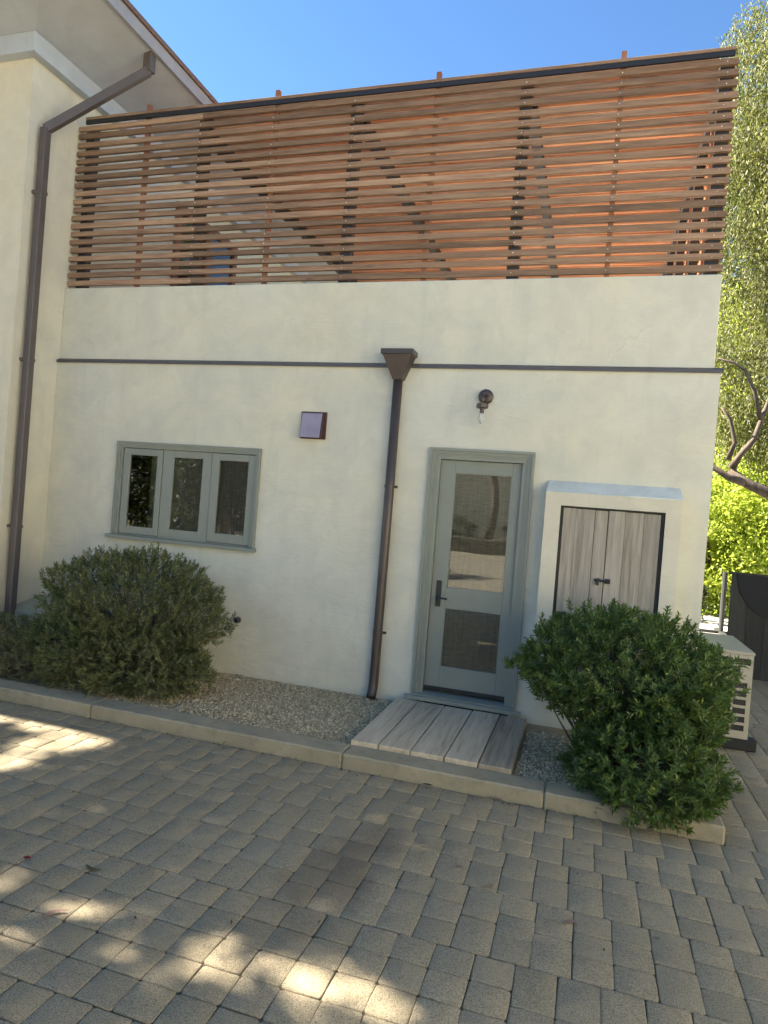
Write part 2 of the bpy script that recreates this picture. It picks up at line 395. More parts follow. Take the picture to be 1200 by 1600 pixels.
while yy > -5.55:
    k = rnd.choice((2, 6, 4, 4, 6, 2, 5, 2))
    if k == 2: fill_row(yy, 2, X0, X1)
    else: fill_cols(yy, X0, X1, k)
    yy -= k*U
yy = -1.545
while yy < 5.6:      # the path beside the house
    k = rnd.choice((2, 6, 5, 4))
    if k == 2: fill_row(yy+2*U, 2, 2.118, 4.6, 0)
    else: fill_cols(yy+k*U, 2.118, 4.6, k, 0)
    yy += k*U
yy = -1.545
P = np.array([(c[0], c[1], ZP) for c in cells]); px, py = wproj(P); dist = np.linalg.norm(P-np.array(CAM), axis=1)
vis = (px > -40) & (px < 1240) & (py > 900) & (py < 1640)
area = np.where(vis, np.array([c[2][0]*c[2][1] for c in cells])/dist**3, 0)
order = np.argsort(-area); top = set(order[:300].tolist())
jv, jf = [], []; off = 0
for i, (cx, cy, s) in enumerate(cells):
    me = rnd.choice(variants[s]); dz = rnd.gauss(0, .0007); rot = rnd.gauss(0, .009)
    tx, ty = rnd.gauss(0, .003), rnd.gauss(0, .003)
    cx += rnd.gauss(0, .0012); cy += rnd.gauss(0, .0012)
    if i in top and area[i] > 0:
        o = bpy.data.objects.new('paver', me); COL.objects.link(o); o.parent = pavement
        o.location = (cx, cy, ZP+dz); o.rotation_euler = (tx, ty, rot)
    else:
        mt = Matrix.Translation((cx, cy, ZP+dz)) @ Matrix.Rotation(rot, 4, 'Z') @ Matrix.Rotation(tx, 4, 'X')
        for v in me.vertices: jv.append(mt @ v.co)
        for p in me.polygons: jf.append([q+off for q in p.vertices])
        off += len(me.vertices)
me = bpy.data.meshes.new('paver_field'); me.from_pydata(jv, [], jf); me.polygons.foreach_set('use_smooth', [True]*len(me.polygons))
tag(link('paver_field', me, M['paver'], pavement), kind='stuff')

# ---- kerb and planting bed
kerb = empty('kerb', (-1, -1.43, ZP))
tag(kerb, 'low pale concrete kerb along the front of the planting bed', 'kerb')
KX = [-6.6, -4.6, -2.45, -.33, 1.05, 2.11]
for a, b in zip(KX, KX[1:]):
    k = B(); k.box(a+.002, b-.002, -1.535, -1.325, ZP-.1, -.03, .012)
    k.out('kerb_stone', M['kerb'], kerb)
k = B(); k.box(1.985, 2.105, -1.322, -.004, ZP-.1, -.028, .006); k.out('kerb_return', M['plinth'], kerb)
g = B(); g.box(-4.45, 1.98, -1.322, -.001, -.2, -.062)
tag(g.out('gravel_bed', M['grit']), 'fine grey gravel bed between kerb and wall', 'gravel bed', kind='structure')
# pebbles
nr = np.random.default_rng(5)
def pebbles(n, x0, x1, y0, y1):
    c = np.stack([nr.uniform(x0, x1, n), nr.uniform(y0, y1, n), -.062+nr.uniform(-.001, .006, n)], 1)
    s = nr.gamma(4, .0013, n)+.002; s = np.where(nr.random(n) < .02, s*2.1, s)
    o = np.array([[1, 0, 0], [0, 1, 0], [-1, 0, 0], [0, -1, 0], [0, 0, 1], [0, 0, -1]], float)
    v = o[None]*nr.uniform(.6, 1.3, (n, 6, 1))*s[:, None, None]
    v[:, :, 2] *= .75
    a = nr.uniform(0, 6.28, n); ca, sa = np.cos(a)[:, None], np.sin(a)[:, None]
    x, y = v[:, :, 0]*ca-v[:, :, 1]*sa, v[:, :, 0]*sa+v[:, :, 1]*ca
    v = np.stack([x, y, v[:, :, 2]], 2)+c[:, None]
    f = np.array([[0, 1, 4], [1, 2, 4], [2, 3, 4], [3, 0, 4], [1, 0, 5], [2, 1, 5], [3, 2, 5], [0, 3, 5]])
    return v.reshape(-1, 3), (np.arange(n)[:, None, None]*6+f[None]).reshape(-1, 3)
va, fa = pebbles(26000, -3.2, -.36, -1.31, -.01); vb, fb = pebbles(9000, .84, 1.97, -1.31, -.2)
tag(link('gravel', np_mesh('gravel', np.concatenate([va, vb]), np.concatenate([fa, fb+len(va)])), M['gravel']),
    'loose tan and grey gravel stones covering the planting bed', 'gravel', kind='stuff')

# ================================================================== ANNEX
XL, XR = -4.46, 2.114
annex = empty('annex_building', (-1.2, 0, ZP))
tag(annex, 'cream stucco annex with flat parapet, grey-green door and three-light window', 'building')
def wall_with_holes(y0, y1, x0, x1, z0, z1, holes, mat_, name, parent):
    """wall slab with rectangular openings, built of butted blocks sharing edges"""
    xs = sorted({x0, x1, *[h[0] for h in holes], *[h[1] for h in holes]}); zs = sorted({z0, z1, *[h[2] for h in holes], *[h[3] for h in holes]})
    bm = bmesh.new(); V = {}
    def vt(x, y, z):
        k = (round(x, 4), round(y, 4), round(z, 4))
        if k not in V: V[k] = bm.verts.new((x, y, z))
        return V[k]
    def solid(i, j):
        if i < 0 or j < 0 or i >= len(xs)-1 or j >= len(zs)-1: return False
        cx, cz = (xs[i]+xs[i+1])/2, (zs[j]+zs[j+1])/2
        return not any(h[0] < cx < h[1] and h[2] < cz < h[3] for h in holes)
    for i in range(len(xs)-1):
        for j in range(len(zs)-1):
            if not solid(i, j): continue
            a, b, c, d = xs[i], xs[i+1], zs[j], zs[j+1]
            bm.faces.new((vt(a, y0, c), vt(b, y0, c), vt(b, y0, d), vt(a, y0, d)))
            bm.faces.new((vt(a, y1, d), vt(b, y1, d), vt(b, y1, c), vt(a, y1, c)))
            if not solid(i-1, j): bm.faces.new((vt(a, y0, d), vt(a, y1, d), vt(a, y1, c), vt(a, y0, c)))
            if not solid(i+1, j): bm.faces.new((vt(b, y0, c), vt(b, y1, c), vt(b, y1, d), vt(b, y0, d)))
            if not solid(i, j-1): bm.faces.new((vt(a, y0, c), vt(a, y1, c), vt(b, y1, c), vt(b, y0, c)))
            if not solid(i, j+1): bm.faces.new((vt(a, y0, d), vt(b, y0, d), vt(b, y1, d), vt(a, y1, d)))
    bmesh.ops.recalc_face_normals(bm, faces=bm.faces)
    me = bpy.data.meshes.new(name); bm.to_mesh(me); bm.free(); return link(name, me, mat_, parent)
DX0, DX1, DZ1 = -.165, .648, 2.22        # door opening
WX0, WX1, WZ0, WZ1 = -3.53, -1.975, 1.205, 2.13
wall_with_holes(0, .25, XL, XR, ZP-.05, 3.02, [(DX0, DX1, ZP-.05, DZ1), (WX0, WX1, WZ0, WZ1)], M['stucco'], 'wall', annex)
w = B(); w.box(XL, XR-.045, .03, .25, 3.0205, 3.81, .006); w.out('parapet', M['stucco'], annex)
w = B(); w.box(XR-.25, XR, .251, 5.6, ZP-.05, 3.02); w.out('side_wall', M['stucco'], annex)
w = B(); w.box(XR-.25, XR-.045, .251, 5.6, 3.0205, 3.81, .006); w.out('side_parapet', M['stucco'], annex)
w = B(); w.box(XL, XR-.251, 5.35, 5.6, ZP-.05, 3.6); w.out('back_wall', M['stucco'], annex)
w = B(); w.box(XL+.002, XR-.252, .252, 5.348, 3.3, 3.5); w.out('roof_deck', M['soffit'], annex)
w = B(); w.box(XL+.002, XR-.252, 1.4, 1.5, ZP, 3.29); w.box(XL+.002, XR-.252, .252, 1.398, ZP-.04, -.001); w.out('interior', M['room'], annex)
w = B()
w.hull([(XL+.002, -.018, 3.008), (XR+.02, -.018, 3.008), (XR+.02, .029, 3.032), (XL+.002, .029, 3.04)],
       [(XL+.002, -.018, 3.022), (XR+.02, -.018, 3.022), (XR+.02, .029, 3.046), (XL+.002, .029, 3.046)])
w.box(XL+.002, XR+.02, -.0185, -.0145, 2.995, 3.0215)
w.out('flashing', M['flash'], annex)

# ---- door
door = B(); 
cas = []
def casing(b, x0, x1, z0, z1, steps, bottom=False):
    """stepped moulding around an opening: steps = (inset from outer, width, front y)"""
    for ins, wd, yf, yb in steps:
        a, c, t = x0+ins, x1-ins, z1-ins
        b.box(a, a+wd, yf, yb, z0, t); b.box(c-wd, c, yf, yb, z0, t); b.box(a+wd, c-wd, yf, yb, t-wd, t)
        if bottom: b.box(a+wd, c-wd, yf, yb, z0, z0+wd)
casing(door, -.228, .704, .05, 2.28, ((0, .022, -.036, -.0005), (.0221, .028, -.022, -.0005), (.0502, .018, -.012, -.0005), (.0683, .03, -.004, .10)))
dr = door.out('door', M['sage'], annex); tag(dr, 'grey-green glazed door with moulded frame')
lf = B(); y0, y1 = .035, .08; LX0, LX1 = -.128, .604; LZ0, LZ1 = .112, 2.178
G1 = (.005, .517, 1.022, 2.067); G2 = (.005, .517, .305, .845)
lf.box(LX0, G1[0], y0, y1, LZ0, LZ1, .002); lf.box(G1[1], LX1, y0, y1, LZ0, LZ1, .002)
for a, b in ((LZ0, G2[2]), (G2[3], G1[2]), (G1[3], LZ1)): lf.box(G1[0]+.0005, G1[1]-.0005, y0+.0004, y1, a, b, .0015)
lf.out('leaf', M['sage'], dr)
for G in (G1, G2):
    p = B(); p.box(G[0]-.004, G[1]+.004, .052, .058, G[2]-.004, G[3]+.004); p.out('pane', M['glass'], dr)
    p = B()
    casing(p, G[0], G[1], G[2], G[3], ((0.0005, .008, y0+.004, .0515),), True); p.out('glazing_bead', M['sage'], dr)
p = B(); p.box(LX0+.03, LX1-.03, .0815, .0865, LZ0+.05, LZ1-.05); p.out('blind', M['blind'], dr)
h = B(); h.box(-.083, -.036, .024, .0345, .848, 1.082, .003); h.tube([(-.06, .024, .93), (-.06, -.02, .93), (-.055, -.03, .93), (.034, -.032, .93)], [.011, .010, .009, .008], 10)
h.out('handle', M['black'], dr)
s = B(); s.box(LX0, LX1, .03, .0345, .096, .124); s.box(LX0-.005, LX1+.005, .036, .1, .0905, .1105); s.out('sweep', M['black'], dr)
s = B(); s.hull([(-.224, -.05, .0), (.70, -.05, .0), (.70, .2, .0), (-.224, .2, .0)], [(-.224, -.05, .052), (.70, -.05, .052), (.70, .2, .088), (-.224, .2, .088)])
s.box(-.272, .76, -.085, -.0505, .004, .04, .004); s.out('threshold', M['sage'], dr)

# ---- window
wi = B()
casing(wi, -3.585, -1.918, 1.206, 2.18, ((0, .02, -.034, -.0005), (.0201, .022, -.022, -.0005), (.0422, .02, -.012, .10)))
wi.box(-3.522, -1.981, .012, .10, 1.207, 1.216)
win = wi.out('window', M['sage'], annex); tag(win, 'grey-green three-light casement window')
def sash(x0, x1, z0, z1, gx0, gx1, gz0, gz1, y0, name):
    s = B(); s.box(x0, gx0, y0, y0+.045, z0, z1, .002); s.box(gx1, x1, y0, y0+.045, z0, z1, .002)
    s.box(gx0+.0005, gx1-.0005, y0+.0004, y0+.045, z0, gz0, .0015); s.box(gx0+.0005, gx1-.0005, y0+.0004, y0+.045, gz1, z1, .0015)
    o = s.out(name, M['sage'], win)
    p = B(); p.box(gx0-.003, gx1+.003, y0+.018, y0+.023, gz0-.003, gz1+.003); p.out('pane', M['glass'], win)
    p = B(); casing(p, gx0, gx1, gz0, gz1, ((.0005, .008, y0+.004, y0+.0175),), True); p.out('glazing_bead', M['sage'], win)
sash(-3.516, -3.046, 1.222, 2.112, -3.444, -3.100, 1.290, 2.053, .004, 'sash')
sash(-3.040, -2.472, 1.217, 2.116, -2.923, -2.570, 1.298, 2.052, .012, 'sash')
sash(-2.466, -1.988, 1.222, 2.112, -2.390, -2.050, 1.304, 2.051, .004, 'sash')
p = B(); p.box(-3.5, -2.0, .0585, .0625, 1.22, 2.11); p.out('blind', M['blind'], win)
p = B(); p.box(-3.521, -1.982, .0905, .2, 1.2065, 2.12); p.out('window_back', M['room'], win)
s = B(); s.hull([(-3.637, -.055, 1.166), (-1.900, -.055, 1.166), (-1.900, -.0005, 1.166), (-3.637, -.0005, 1.166)], [(-3.637, -.055, 1.2), (-1.900, -.055, 1.2), (-1.900, -.0005, 1.2055), (-3.637, -.0005, 1.2055)])
s.out('sill', M['sage'], win)

# ---- meter cupboard
cup = empty('wall_cupboard', (1.36, -.08, .2)); tag(cup, 'stucco box cupboard with weathered grey board doors right of the door', 'cupboard')
D = -.16; CX0, CX1 = .830, 1.893; OX0, OX1, OZ0, OZ1 = .958, 1.775, .45, 1.838
c = wall_with_holes(D, -.0005, CX0, CX1, .25, 1.945, [(OX0, OX1, OZ0, OZ1)], M['stucco_main'], 'surround', cup)
c = B(); c.hull([(CX0-.001, D-.0015, 1.9455), (CX1+.001, D-.0015, 1.9455), (CX1+.001, -.0005, 1.9455), (CX0-.001, -.0005, 1.9455)],
                [(CX0-.001, D-.0015, 1.948), (CX1+.001, D-.0015, 1.948), (CX1-.012, -.0005, 2.05), (CX0+.006, -.0005, 2.05)])
c.out('cap', M['cap'], cup)
c = B(); c.box(OX0, OX0+.022, D+.02, D+.06, OZ0, OZ1); c.box(OX1-.026, OX1, D+.02, D+.06, OZ0, OZ1); c.box(OX0+.022, OX1-.026, D+.02, D+.06, OZ1-.014, OZ1)
c.box(OX0, OX1, D+.065, D+.07, OZ0, OZ1); c.out('dark_frame', M['gate'], cup)
bx = [OX0+.024, 1.092, 1.222, 1.338, 1.462, 1.60, OX1-.030]
bx = [OX0+.024, 1.085, 1.238, 1.342, 1.475, 1.618, OX1-.030]
gaps = [0, .0008, .0035, .006, .0008, .0008, 0]
for k in range(6):
    b = B(); b.box(bx[k]+gaps[k]/2+.0004, bx[k+1]-gaps[k+1]/2-.0004, D+.024+.0015*(k % 2), D+.05, OZ0, OZ1-.016-.002*(k % 3), .0015); b.out('board', M['cup'], cup)
l = B(); l.box(1.272, 1.325, D+.006, D+.0235, 1.232, 1.254, .002); l.box(1.29, 1.308, D-.006, D+.0235, 1.205, 1.262, .002); l.box(1.355, 1.395, D+.008, D+.0225, 1.222, 1.262, .002)
l.tube([(1.28, D+.004, 1.243), (1.385, D+.004, 1.241)], .007, 8)
l.out('latch', M['black'], cup)

# ---- downspout with hopper
ds = empty('downspout', (-.575, -.09, 0)); tag(ds, 'bronze downspout with funnel hopper between window and door', 'downspout')
h = B(); t = 3.135
h.hull([(-.615, -.105, 2.875), (-.528, -.105, 2.875), (-.528, -.004, 2.875), (-.615, -.004, 2.875)], [(-.708, -.165, t-.045), (-.435, -.165, t-.045), (-.435, -.004, t-.045), (-.708, -.004, t-.045)])
for a in ((-.722, -.421, -.179, -.165), (-.722, -.421, -.018, -.004), (-.722, -.708, -.165, -.018), (-.435, -.421, -.165, -.018)): h.box(*a, t-.0452, t)
h.out('hopper', M['bronze'], ds)
h = B(); h.tube([(-.572, -.058, 2.90), (-.574, -.058, 1.5), (-.578, -.058, .12), (-.579, -.062, .06), (-.58, -.085, .0), (-.581, -.11, -.035)], .043, 16); pp = h.out('pipe', M['bronze'], ds, True)
for z in (1.9, .55):
    h = B(); h.tube([(-.576, -.058, z-.012), (-.576, -.058, z+.012)], .046, 16); h.box(-.64, -.512, -.006, -.0005, z-.012, z+.012); h.out('strap', M['bronze'], ds)

# ---- wall vent
v = empty('wall_vent', (-1.39, 0, 2.3)); tag(v, 'small square copper vent hood on the wall right of window', 'vent')
b = B(); b.box(-1.525, -1.262, -.012, -.0005, 2.302, 2.562, .002); b.out('flange', M['copper_dark'], v)
b = B(); b.hull([(-1.507, -.0125, 2.315), (-1.507, -.075, 2.315), (-1.507, -.035, 2.548), (-1.507, -.0125, 2.548)], [(-1.28, -.0125, 2.315), (-1.28, -.075, 2.315), (-1.28, -.035, 2.548), (-1.28, -.0125, 2.548)]); b.out('hood', M['copper_dark'], v)
b = B(); b.hull([(-1.502, -.0795, 2.31), (-1.502, -.0755, 2.309), (-1.502, -.0355, 2.5415), (-1.502, -.0395, 2.543)], [(-1.298, -.0795, 2.31), (-1.298, -.0755, 2.309), (-1.298, -.0355, 2.5415), (-1.298, -.0395, 2.543)]); b.out('cover', M['copper'], v)

# ---- wall lamp
la = empty('wall_lamp', (.235, 0, 2.75)); tag(la, 'bronze wall lamp with a bare bulb above the door', 'lamp')
b = B(); b.tube([(.235, -.0005, 2.752), (.235, -.018, 2.752), (.235, -.03, 2.752), (.235, -.036, 2.752)], [.066, .066, .05, .03], 24); b.tube([(.168, -.008, 2.752), (.302, -.008, 2.752)], .009, 8); b.out('backplate', M['bronze'], la, False)
b = B(); b.tube([(.235, -.03, 2.752), (.234, -.09, 2.765), (.232, -.125, 2.755), (.231, -.138, 2.72), (.23, -.14, 2.67)], [.012, .011, .011, .011, .012], 10); b.out('arm', M['bronze'], la, True)
b = B(); b.tube([(.23, -.14, 2.672), (.23, -.14, 2.666), (.23, -.14, 2.632), (.23, -.14, 2.626)], [.03, .052, .052, .04], 8); b.tube([(.23, -.14, 2.626), (.23, -.14, 2.585)], .019, 12); b.out('socket', M['bronze'], la)
b = B(); b.tube([(.23, -.14, 2.585), (.23, -.14, 2.565), (.23, -.14, 2.545), (.23, -.14, 2.525), (.23, -.14, 2.505), (.23, -.14, 2.495)], [.015, .022, .028, .029, .02, .006], 14); b.out('bulb', M['bulb'], la, True)

# ---- pipe end low on the wall
hb = empty('wall_spigot', (-2.03, 0, .48)); tag(hb, 'small round black pipe end low on the wall', 'pipe')
b = B(); b.tube([(-2.03, -.0005, .485), (-2.03, -.012, .485)], .036, 18); b.out('collar', M['white_plastic'], hb)
b = B(); b.tube([(-2.03, -.012, .485), (-2.03, -.06, .485), (-2.03, -.07, .485)], [.026, .026, .018], 16); b.out('cap', M['black'], hb)

# ---- boardwalk
bw = empty('boardwalk', (.24, -.7, -.03)); tag(bw, 'short ramp of five wide weathered planks at the door', 'boardwalk')
e = [-.345, -.135, .105, .35, .59, .822]
for k in range(5):
    b = B(); b.box(e[k]+.004, e[k+1]-.004, -1.322+.004*(k % 2), -.088-.003*(k % 3), -.045, -.002+.001*(k % 2), .004); b.out('plank', M['plank'], bw)
b = B(); b.box(-.33, .81, -1.25, -1.15, -.061, -.0455); b.out('bearer', M['gate'], bw)
b = B(); b.box(-.33, .81, -.3, -.2, -.061, -.0455); b.out('bearer', M['gate'], bw)

# ================================================================== SCREEN ON THE PARAPET
scr = empty('slat_screen', (-1.2, .06, 3.81)); tag(scr, 'long horizontal redwood slat screen standing on the parapet', 'screen')
NS, PITCH_S, Z0 = 20, .0885, 3.868
rs = random.Random(4)
for i in range(NS):
    z = Z0+i*PITCH_S
    joints = rs.choice(([-2.90], [-2.90], [-1.24], [.367], [-2.90, .367], [-.45]))
    xs = [-4.442+rs.uniform(-.012, .008)]+joints+[2.066+rs.uniform(-.012, .012)]
    for a, b in zip(xs, xs[1:]):
        s = B(); dz = rs.gauss(0, .003); dz2 = rs.gauss(0, .0035); h = .0252+rs.gauss(0, .0006); y0, y1 = .040, .072
        a2, b2 = a+.0015, b-.0015
        s.hull([(a2, y0, z+dz-h), (a2, y1, z+dz-h), (a2, y1, z+dz+h), (a2, y0, z+dz+h)], [(b2, y0, z+dz2-h), (b2, y1, z+dz2-h), (b2, y1, z+dz2+h), (b2, y0, z+dz2+h)])
        s.out('slat', M['slat'], scr)
PX = [-4.31, -2.90, -1.24, .367, 1.985]
for x in PX:
    s = B(); s.box(x-.052, x+.052, .0725, .16, 3.8105, 5.585); s.out('post', M['darkpost'], scr)
for x in (-3.59, -2.09, -.45, 1.17):
    s = B(); s.box(x-.022, x+.022, .0725, .115, 3.8105, 5.755); s.out('nailer', M['nailer'], scr)
s = B(); s.box(-4.335, 2.03, .018, .0385, 5.582, 5.625); s.out('dark_strip', M['darkpost'], scr)
s = B(); s.box(-4.335, 2.035, .012, .0722, 5.6255, 5.652, .002); s.out('cap_rail', M['slat'], scr)
s = B(); s.box(-2.945, 1.93, .1605, .19, 5.47, 5.675); s.out('header', M['perg'], scr)
nm = bpy.data.meshes.new('screw')
bm = bmesh.new(); bmesh.ops.create_circle(bm, cap_ends=True, segments=6, radius=.0055, matrix=Matrix.Rotation(math.pi/2, 4, 'X')); bm.to_mesh(nm); bm.free()
sb = B()
for i in range(NS):
    for x in (-2.915, -1.25, .36, 1.98, 1.165, -2.095):
        sb.tube([(x+rs.uniform(-.01, .01), .041, Z0+i*PITCH_S+rs.uniform(-.006, .006)), (x, .0385, Z0+i*PITCH_S)], .005, 6)
M['screw'] = paint('screw_steel', (.7, .7, .7), .35, .1, .6)
tag(sb.out('screw_heads', M['screw'], scr), kind='stuff')
# right-hand return
ret = empty('side_screen', (2.0, 2.6, 3.81)); tag(ret, 'sunlit redwood slat screen returning along the right roof edge', 'screen')
for i in range(NS):
    z = Z0+i*PITCH_S
    s = B(); s.box(2.018, 2.05, .085, 5.3, z-.0225, z+.0225); s.out('slat', M['slat_y'], ret)
for y in (1.3, 2.6, 3.9, 5.2):
    s = B(); s.box(1.935, 2.0175, y-.05, y+.05, 3.8105, 5.585); s.out('post', M['darkpost'], ret)
for y in (.7, 1.95, 3.25, 4.55):
    s = B(); s.box(1.975, 2.0175, y-.02, y+.02, 3.8105, 5.6); s.out('nailer', M['nailer'], ret)
# pergola over the roof terrace
pg = empty('pergola', (-1.2, 2.6, 3.5)); tag(pg, 'orange redwood pergola roof behind the slat screen', 'pergola')
for x in (-2.90, -1.21, .41, 1.985):
    s = B(); s.box(x-.045, x+.045, .1905, 5.15, 5.36, 5.475); s.out('beam', M['darkpost'], pg)
    s = B(); s.box(x-.045, x+.045, 5.0, 5.09, 3.501, 5.3595); s.out('post', M['darkpost'], pg)
k = 0; y = .24
while y < 5.25:
    xa, xb = -2.945, 2.0
    segs = [(xa, xb)]
    if abs(y-.62) < .03: segs = [(xa, -1.21), (.17, xb)]
    for a, b in segs:
        s = B(); s.box(a, b, y-.015, y+.015, 5.4755, 5.55); s.out('pergola_slat', M['perg'], pg)
    y += .082

# ================================================================== MAIN HOUSE
mh = empty('main_house', (-8, 3, ZP)); tag(mh, 'taller cream stucco house with deep eaves at the left edge', 'building')
MY0, MY1, MX0, MZ = -.60, 6.6, -12.0, 6.08
w = B(); w.box(MX0, XL-.001, MY0, MY1, ZP-.05, MZ); w.out('wall', M['stucco_main'], mh)
w = B()
w.box(XL-.001, XL+.10, MY0-.10, MY1, 5.906, 6.10, .003); w.box(MX0, XL-.0015, MY0-.10, MY0-.0005, 5.906, 6.10, .003); w.out('frieze', M['soffit'], mh)
EX, EY, EB = -3.56, -1.44, 7.5
w = B()
w.hull([(MX0, MY0, MZ+.0005), (XL, MY0, MZ+.0005), (XL, MY1, MZ+.0005), (MX0, MY1, MZ+.0005)], [(MX0-.9, EY, 6.285), (EX, EY, 6.285), (EX, EB, 6.285), (MX0-.9, EB, 6.285)]); w.out('soffit', M['soffit'], mh)
w = B(); w.box(EX+.0005, EX+.035, EY-.035, EB, 6.27, 6.40); w.box(MX0-.9, EX, EY-.035, EY-.0005, 6.27, 6.40); w.out('fascia', M['fascia'], mh)
w = B(); rx = -8.2
w.hull([(EX+.06, EY-.06, 6.401), (EX+.06, EB, 6.401), (MX0-1, EB, 6.401), (MX0-1, EY-.06, 6.401)], [(EX+.06, EY-.06, 6.45), (EX+.06, EB, 6.45), (MX0-1, EB, 6.45), (MX0-1, EY-.06, 6.45)])
w.hull([(EX+.06, EY-.06, 6.451), (EX+.06, EB, 6.451), (MX0-1, EB, 6.451), (MX0-1, EY-.06, 6.451)], [(rx+.1, EY+3.6, 8.0), (rx+.1, EB-3.6, 8.0), (rx-.1, EB-3.6, 8.0), (rx-.1, EY+3.6, 8.0)])
w.out('roof', M['roof'], mh)
mw = B(); X = XL
for a in ((1.88, 1.98, 3.5, 5.60), (3.38, 3.48, 3.5, 5.60), (1.98, 3.38, 5.50, 5.60), (2.62, 2.74, 3.5, 5.50), (1.98, 3.38, 3.5, 3.72)): mw.box(X, X+.05, a[0], a[1], a[2]+.001, a[3])
mwo = mw.out('terrace_door', M['nailer'], mh)
p = B(); p.box(X, X+.015, 1.98, 3.38, 3.72, 5.50); p.out('pane', M['glass'], mwo)
p = B(); p.box(X-.0005, X+.006, 1.98, 3.38, 3.72, 5.50); p.out('backing', M['room'], mwo)
# its rain pipe
rp = empty('rain_pipe', (-4.38, -.47, -.06)); tag(rp, 'tall brown rain pipe with a cranked top on the left house', 'pipe')
b = B(); b.box(-4.418, -4.338, -.51, -.43, -.07, 5.27, .006); b.out('pipe', M['pipe'], rp)
b = B(); q = .040
def sq(c, ax, up): return [tuple(Vector(c)+Vector(ax)*q*i+Vector(up)*q*j) for i, j in ((-1, -1), (1, -1), (1, 1), (-1, 1))]
A_, B_ = Vector((-4.378, -.47, 5.255)), Vector((-3.61, .06, 6.10)); dv = (B_-A_).normalized(); sx = dv.cross(Vector((0, 0, 1))).normalized(); ux = sx.cross(dv)
b.hull(sq(A_, sx, ux), sq(B_, sx, ux)); b.out('crank', M['pipe'], rp)
b = B(); b.box(-3.655, -3.565, .01, .105, 6.085, 6.30, .004); b.out('outlet', M['pipe'], rp)
for z in (4.6, 2.9, 1.2):
    b = B(); b.box(-4.459, -4.335, -.513, -.427, z, z+.03); b.out('bracket', M['pipe'], rp)
# low stucco block between the shrubs
b = B(); b.hull([(-4.458, -.45, -.06), (-3.75, -.45, -.06), (-3.75, -.001, -.06), (-4.458, -.001, -.06)], [(-4.458, -.45, .36), (-3.75, -.45, .36), (-3.75, -.001, .46), (-4.458, -.001, .46)])
tag(b.out('wall_block', M['plinth']), 'low stucco block in the corner behind the left shrubs', 'block')

# ================================================================== AIR CONDITIONER, GATE, PATIO
ac = empty('air_conditioner', (2.43, .9, ZP)); tag(ac, 'beige outdoor air conditioner behind the right shrub', 'air conditioner')
AX0, AX1, AY0, AY1, AZ0, AZ1 = 2.215, 2.625, .45, 1.36, -.03, .715
b = B(); b.box(AX0, AX1, AY0+.012, AY1, AZ0, AZ1-.03); b.box(AX0-.008, AX1+.008, AY0-.004, AY1+.008, AZ1-.0295, AZ1, .006); b.out('casing', M['white_plastic'], ac)
b = B()
rows = [(.60, .655), (.535, .585)]+[(.40-.073*k, .45-.073*k) for k in range(6)]
zs_ = sorted(rows)
cols = [(2.24, 2.325), (2.34, 2.45), (2.465, 2.602)]
for k, (z0, z1) in enumerate(rows):
    cc = [(2.24, 2.335), (2.35, 2.465), (2.48, 2.605)] if k == 0 else [(2.24, 2.335), (2.35, 2.525)] if k == 1 else [(2.24, 2.35), (2.365, 2.475), (2.49, 2.59)]
    for a, c in cc: b.box(a, c, AY0+.0095, AY0+.0115, z0, z1)
b.out('louvre_openings', M['black'], ac)
b = B()
prev = AX0
zedges = [AZ0, *[v for r_ in zs_ for v in r_], AZ1-.03]
for k in range(0, len(zedges), 2): b.box(AX0, AX1, AY0, AY0+.009, zedges[k], zedges[k+1])
for (z0, z1), k in zip(zs_, range(9)):
    j = rows.index((z0, z1)); cc = [(2.24, 2.335), (2.35, 2.465), (2.48, 2.605)] if j == 0 else [(2.24, 2.335), (2.35, 2.525)] if j == 1 else [(2.24, 2.35), (2.365, 2.475), (2.49, 2.59)]
    ex = [AX0, *[v for r_ in cc for v in r_], AX1]
    for q2 in range(0, len(ex), 2): b.box(ex[q2], ex[q2+1], AY0, AY0+.009, z0, z1)
b.out('grille', M['white_plastic'], ac)
for y in (.47, 1.2):
    b = B(); b.box(2.18, 2.70, y-.02, y+.10, ZP, -.031, .008); b.out('foot', M['rubber'], ac)
ga = empty('board_gate', (3.8, 3.62, ZP)); tag(ga, 'dark shaded timber board gate at the right edge beyond the air conditioner', 'gate')
for k in range(8):
    b = B(); x = 3.0+k*.205; b.box(x, x+.2035, 3.6, 3.625+.002*(k % 2), ZP+.02, 1.2, .003); b.out('board', M['gate'], ga)
b = B(); b.box(3.0, 4.64, 3.628, 3.67, .1, .2); b.box(3.0, 4.64, 3.628, 3.67, .95, 1.05); b.out('rail', M['gate'], ga)
b = B(); b.box(2.985, 4.655, 3.58, 3.66, 1.2005, 1.225, .003); b.out('top_cap', M['gate'], ga)
b = B(); arc = [(3.62+.56*math.cos(t), 1.2+.0-.56*math.sin(t)) for t in [math.pi*k/24 for k in range(25)]]
b.hull([(x, 3.599, min(z, 1.199)) for x, z in arc], [(x, 3.585, min(z, 1.199)) for x, z in arc]); b.out('dark_half_disc', M['rubber'], ga)  # dark half-disc on the face of the gate boards
ps = empty('parasol_stand', (3.66, 7.7, ZP)); tag(ps, 'thin dark metal pole on a flat cross base on the sunlit patio', 'stand')
b = B(); b.tube([(3.66, 7.7, ZP+.04), (3.66, 7.7, 1.0)], .045, 10); b.out('pole', M['gate'], ps)
b = B(); b.box(3.25, 4.05, 7.66, 7.74, ZP+.002, ZP+.045); b.out('base_bar', M['gate'], ps)
b = B(); b.box(3.62, 3.70, 7.25, 7.6595, ZP+.002, ZP+.045); b.box(3.62, 3.70, 7.7405, 8.15, ZP+.002, ZP+.045); b.out('base_bar', M['gate'], ps)

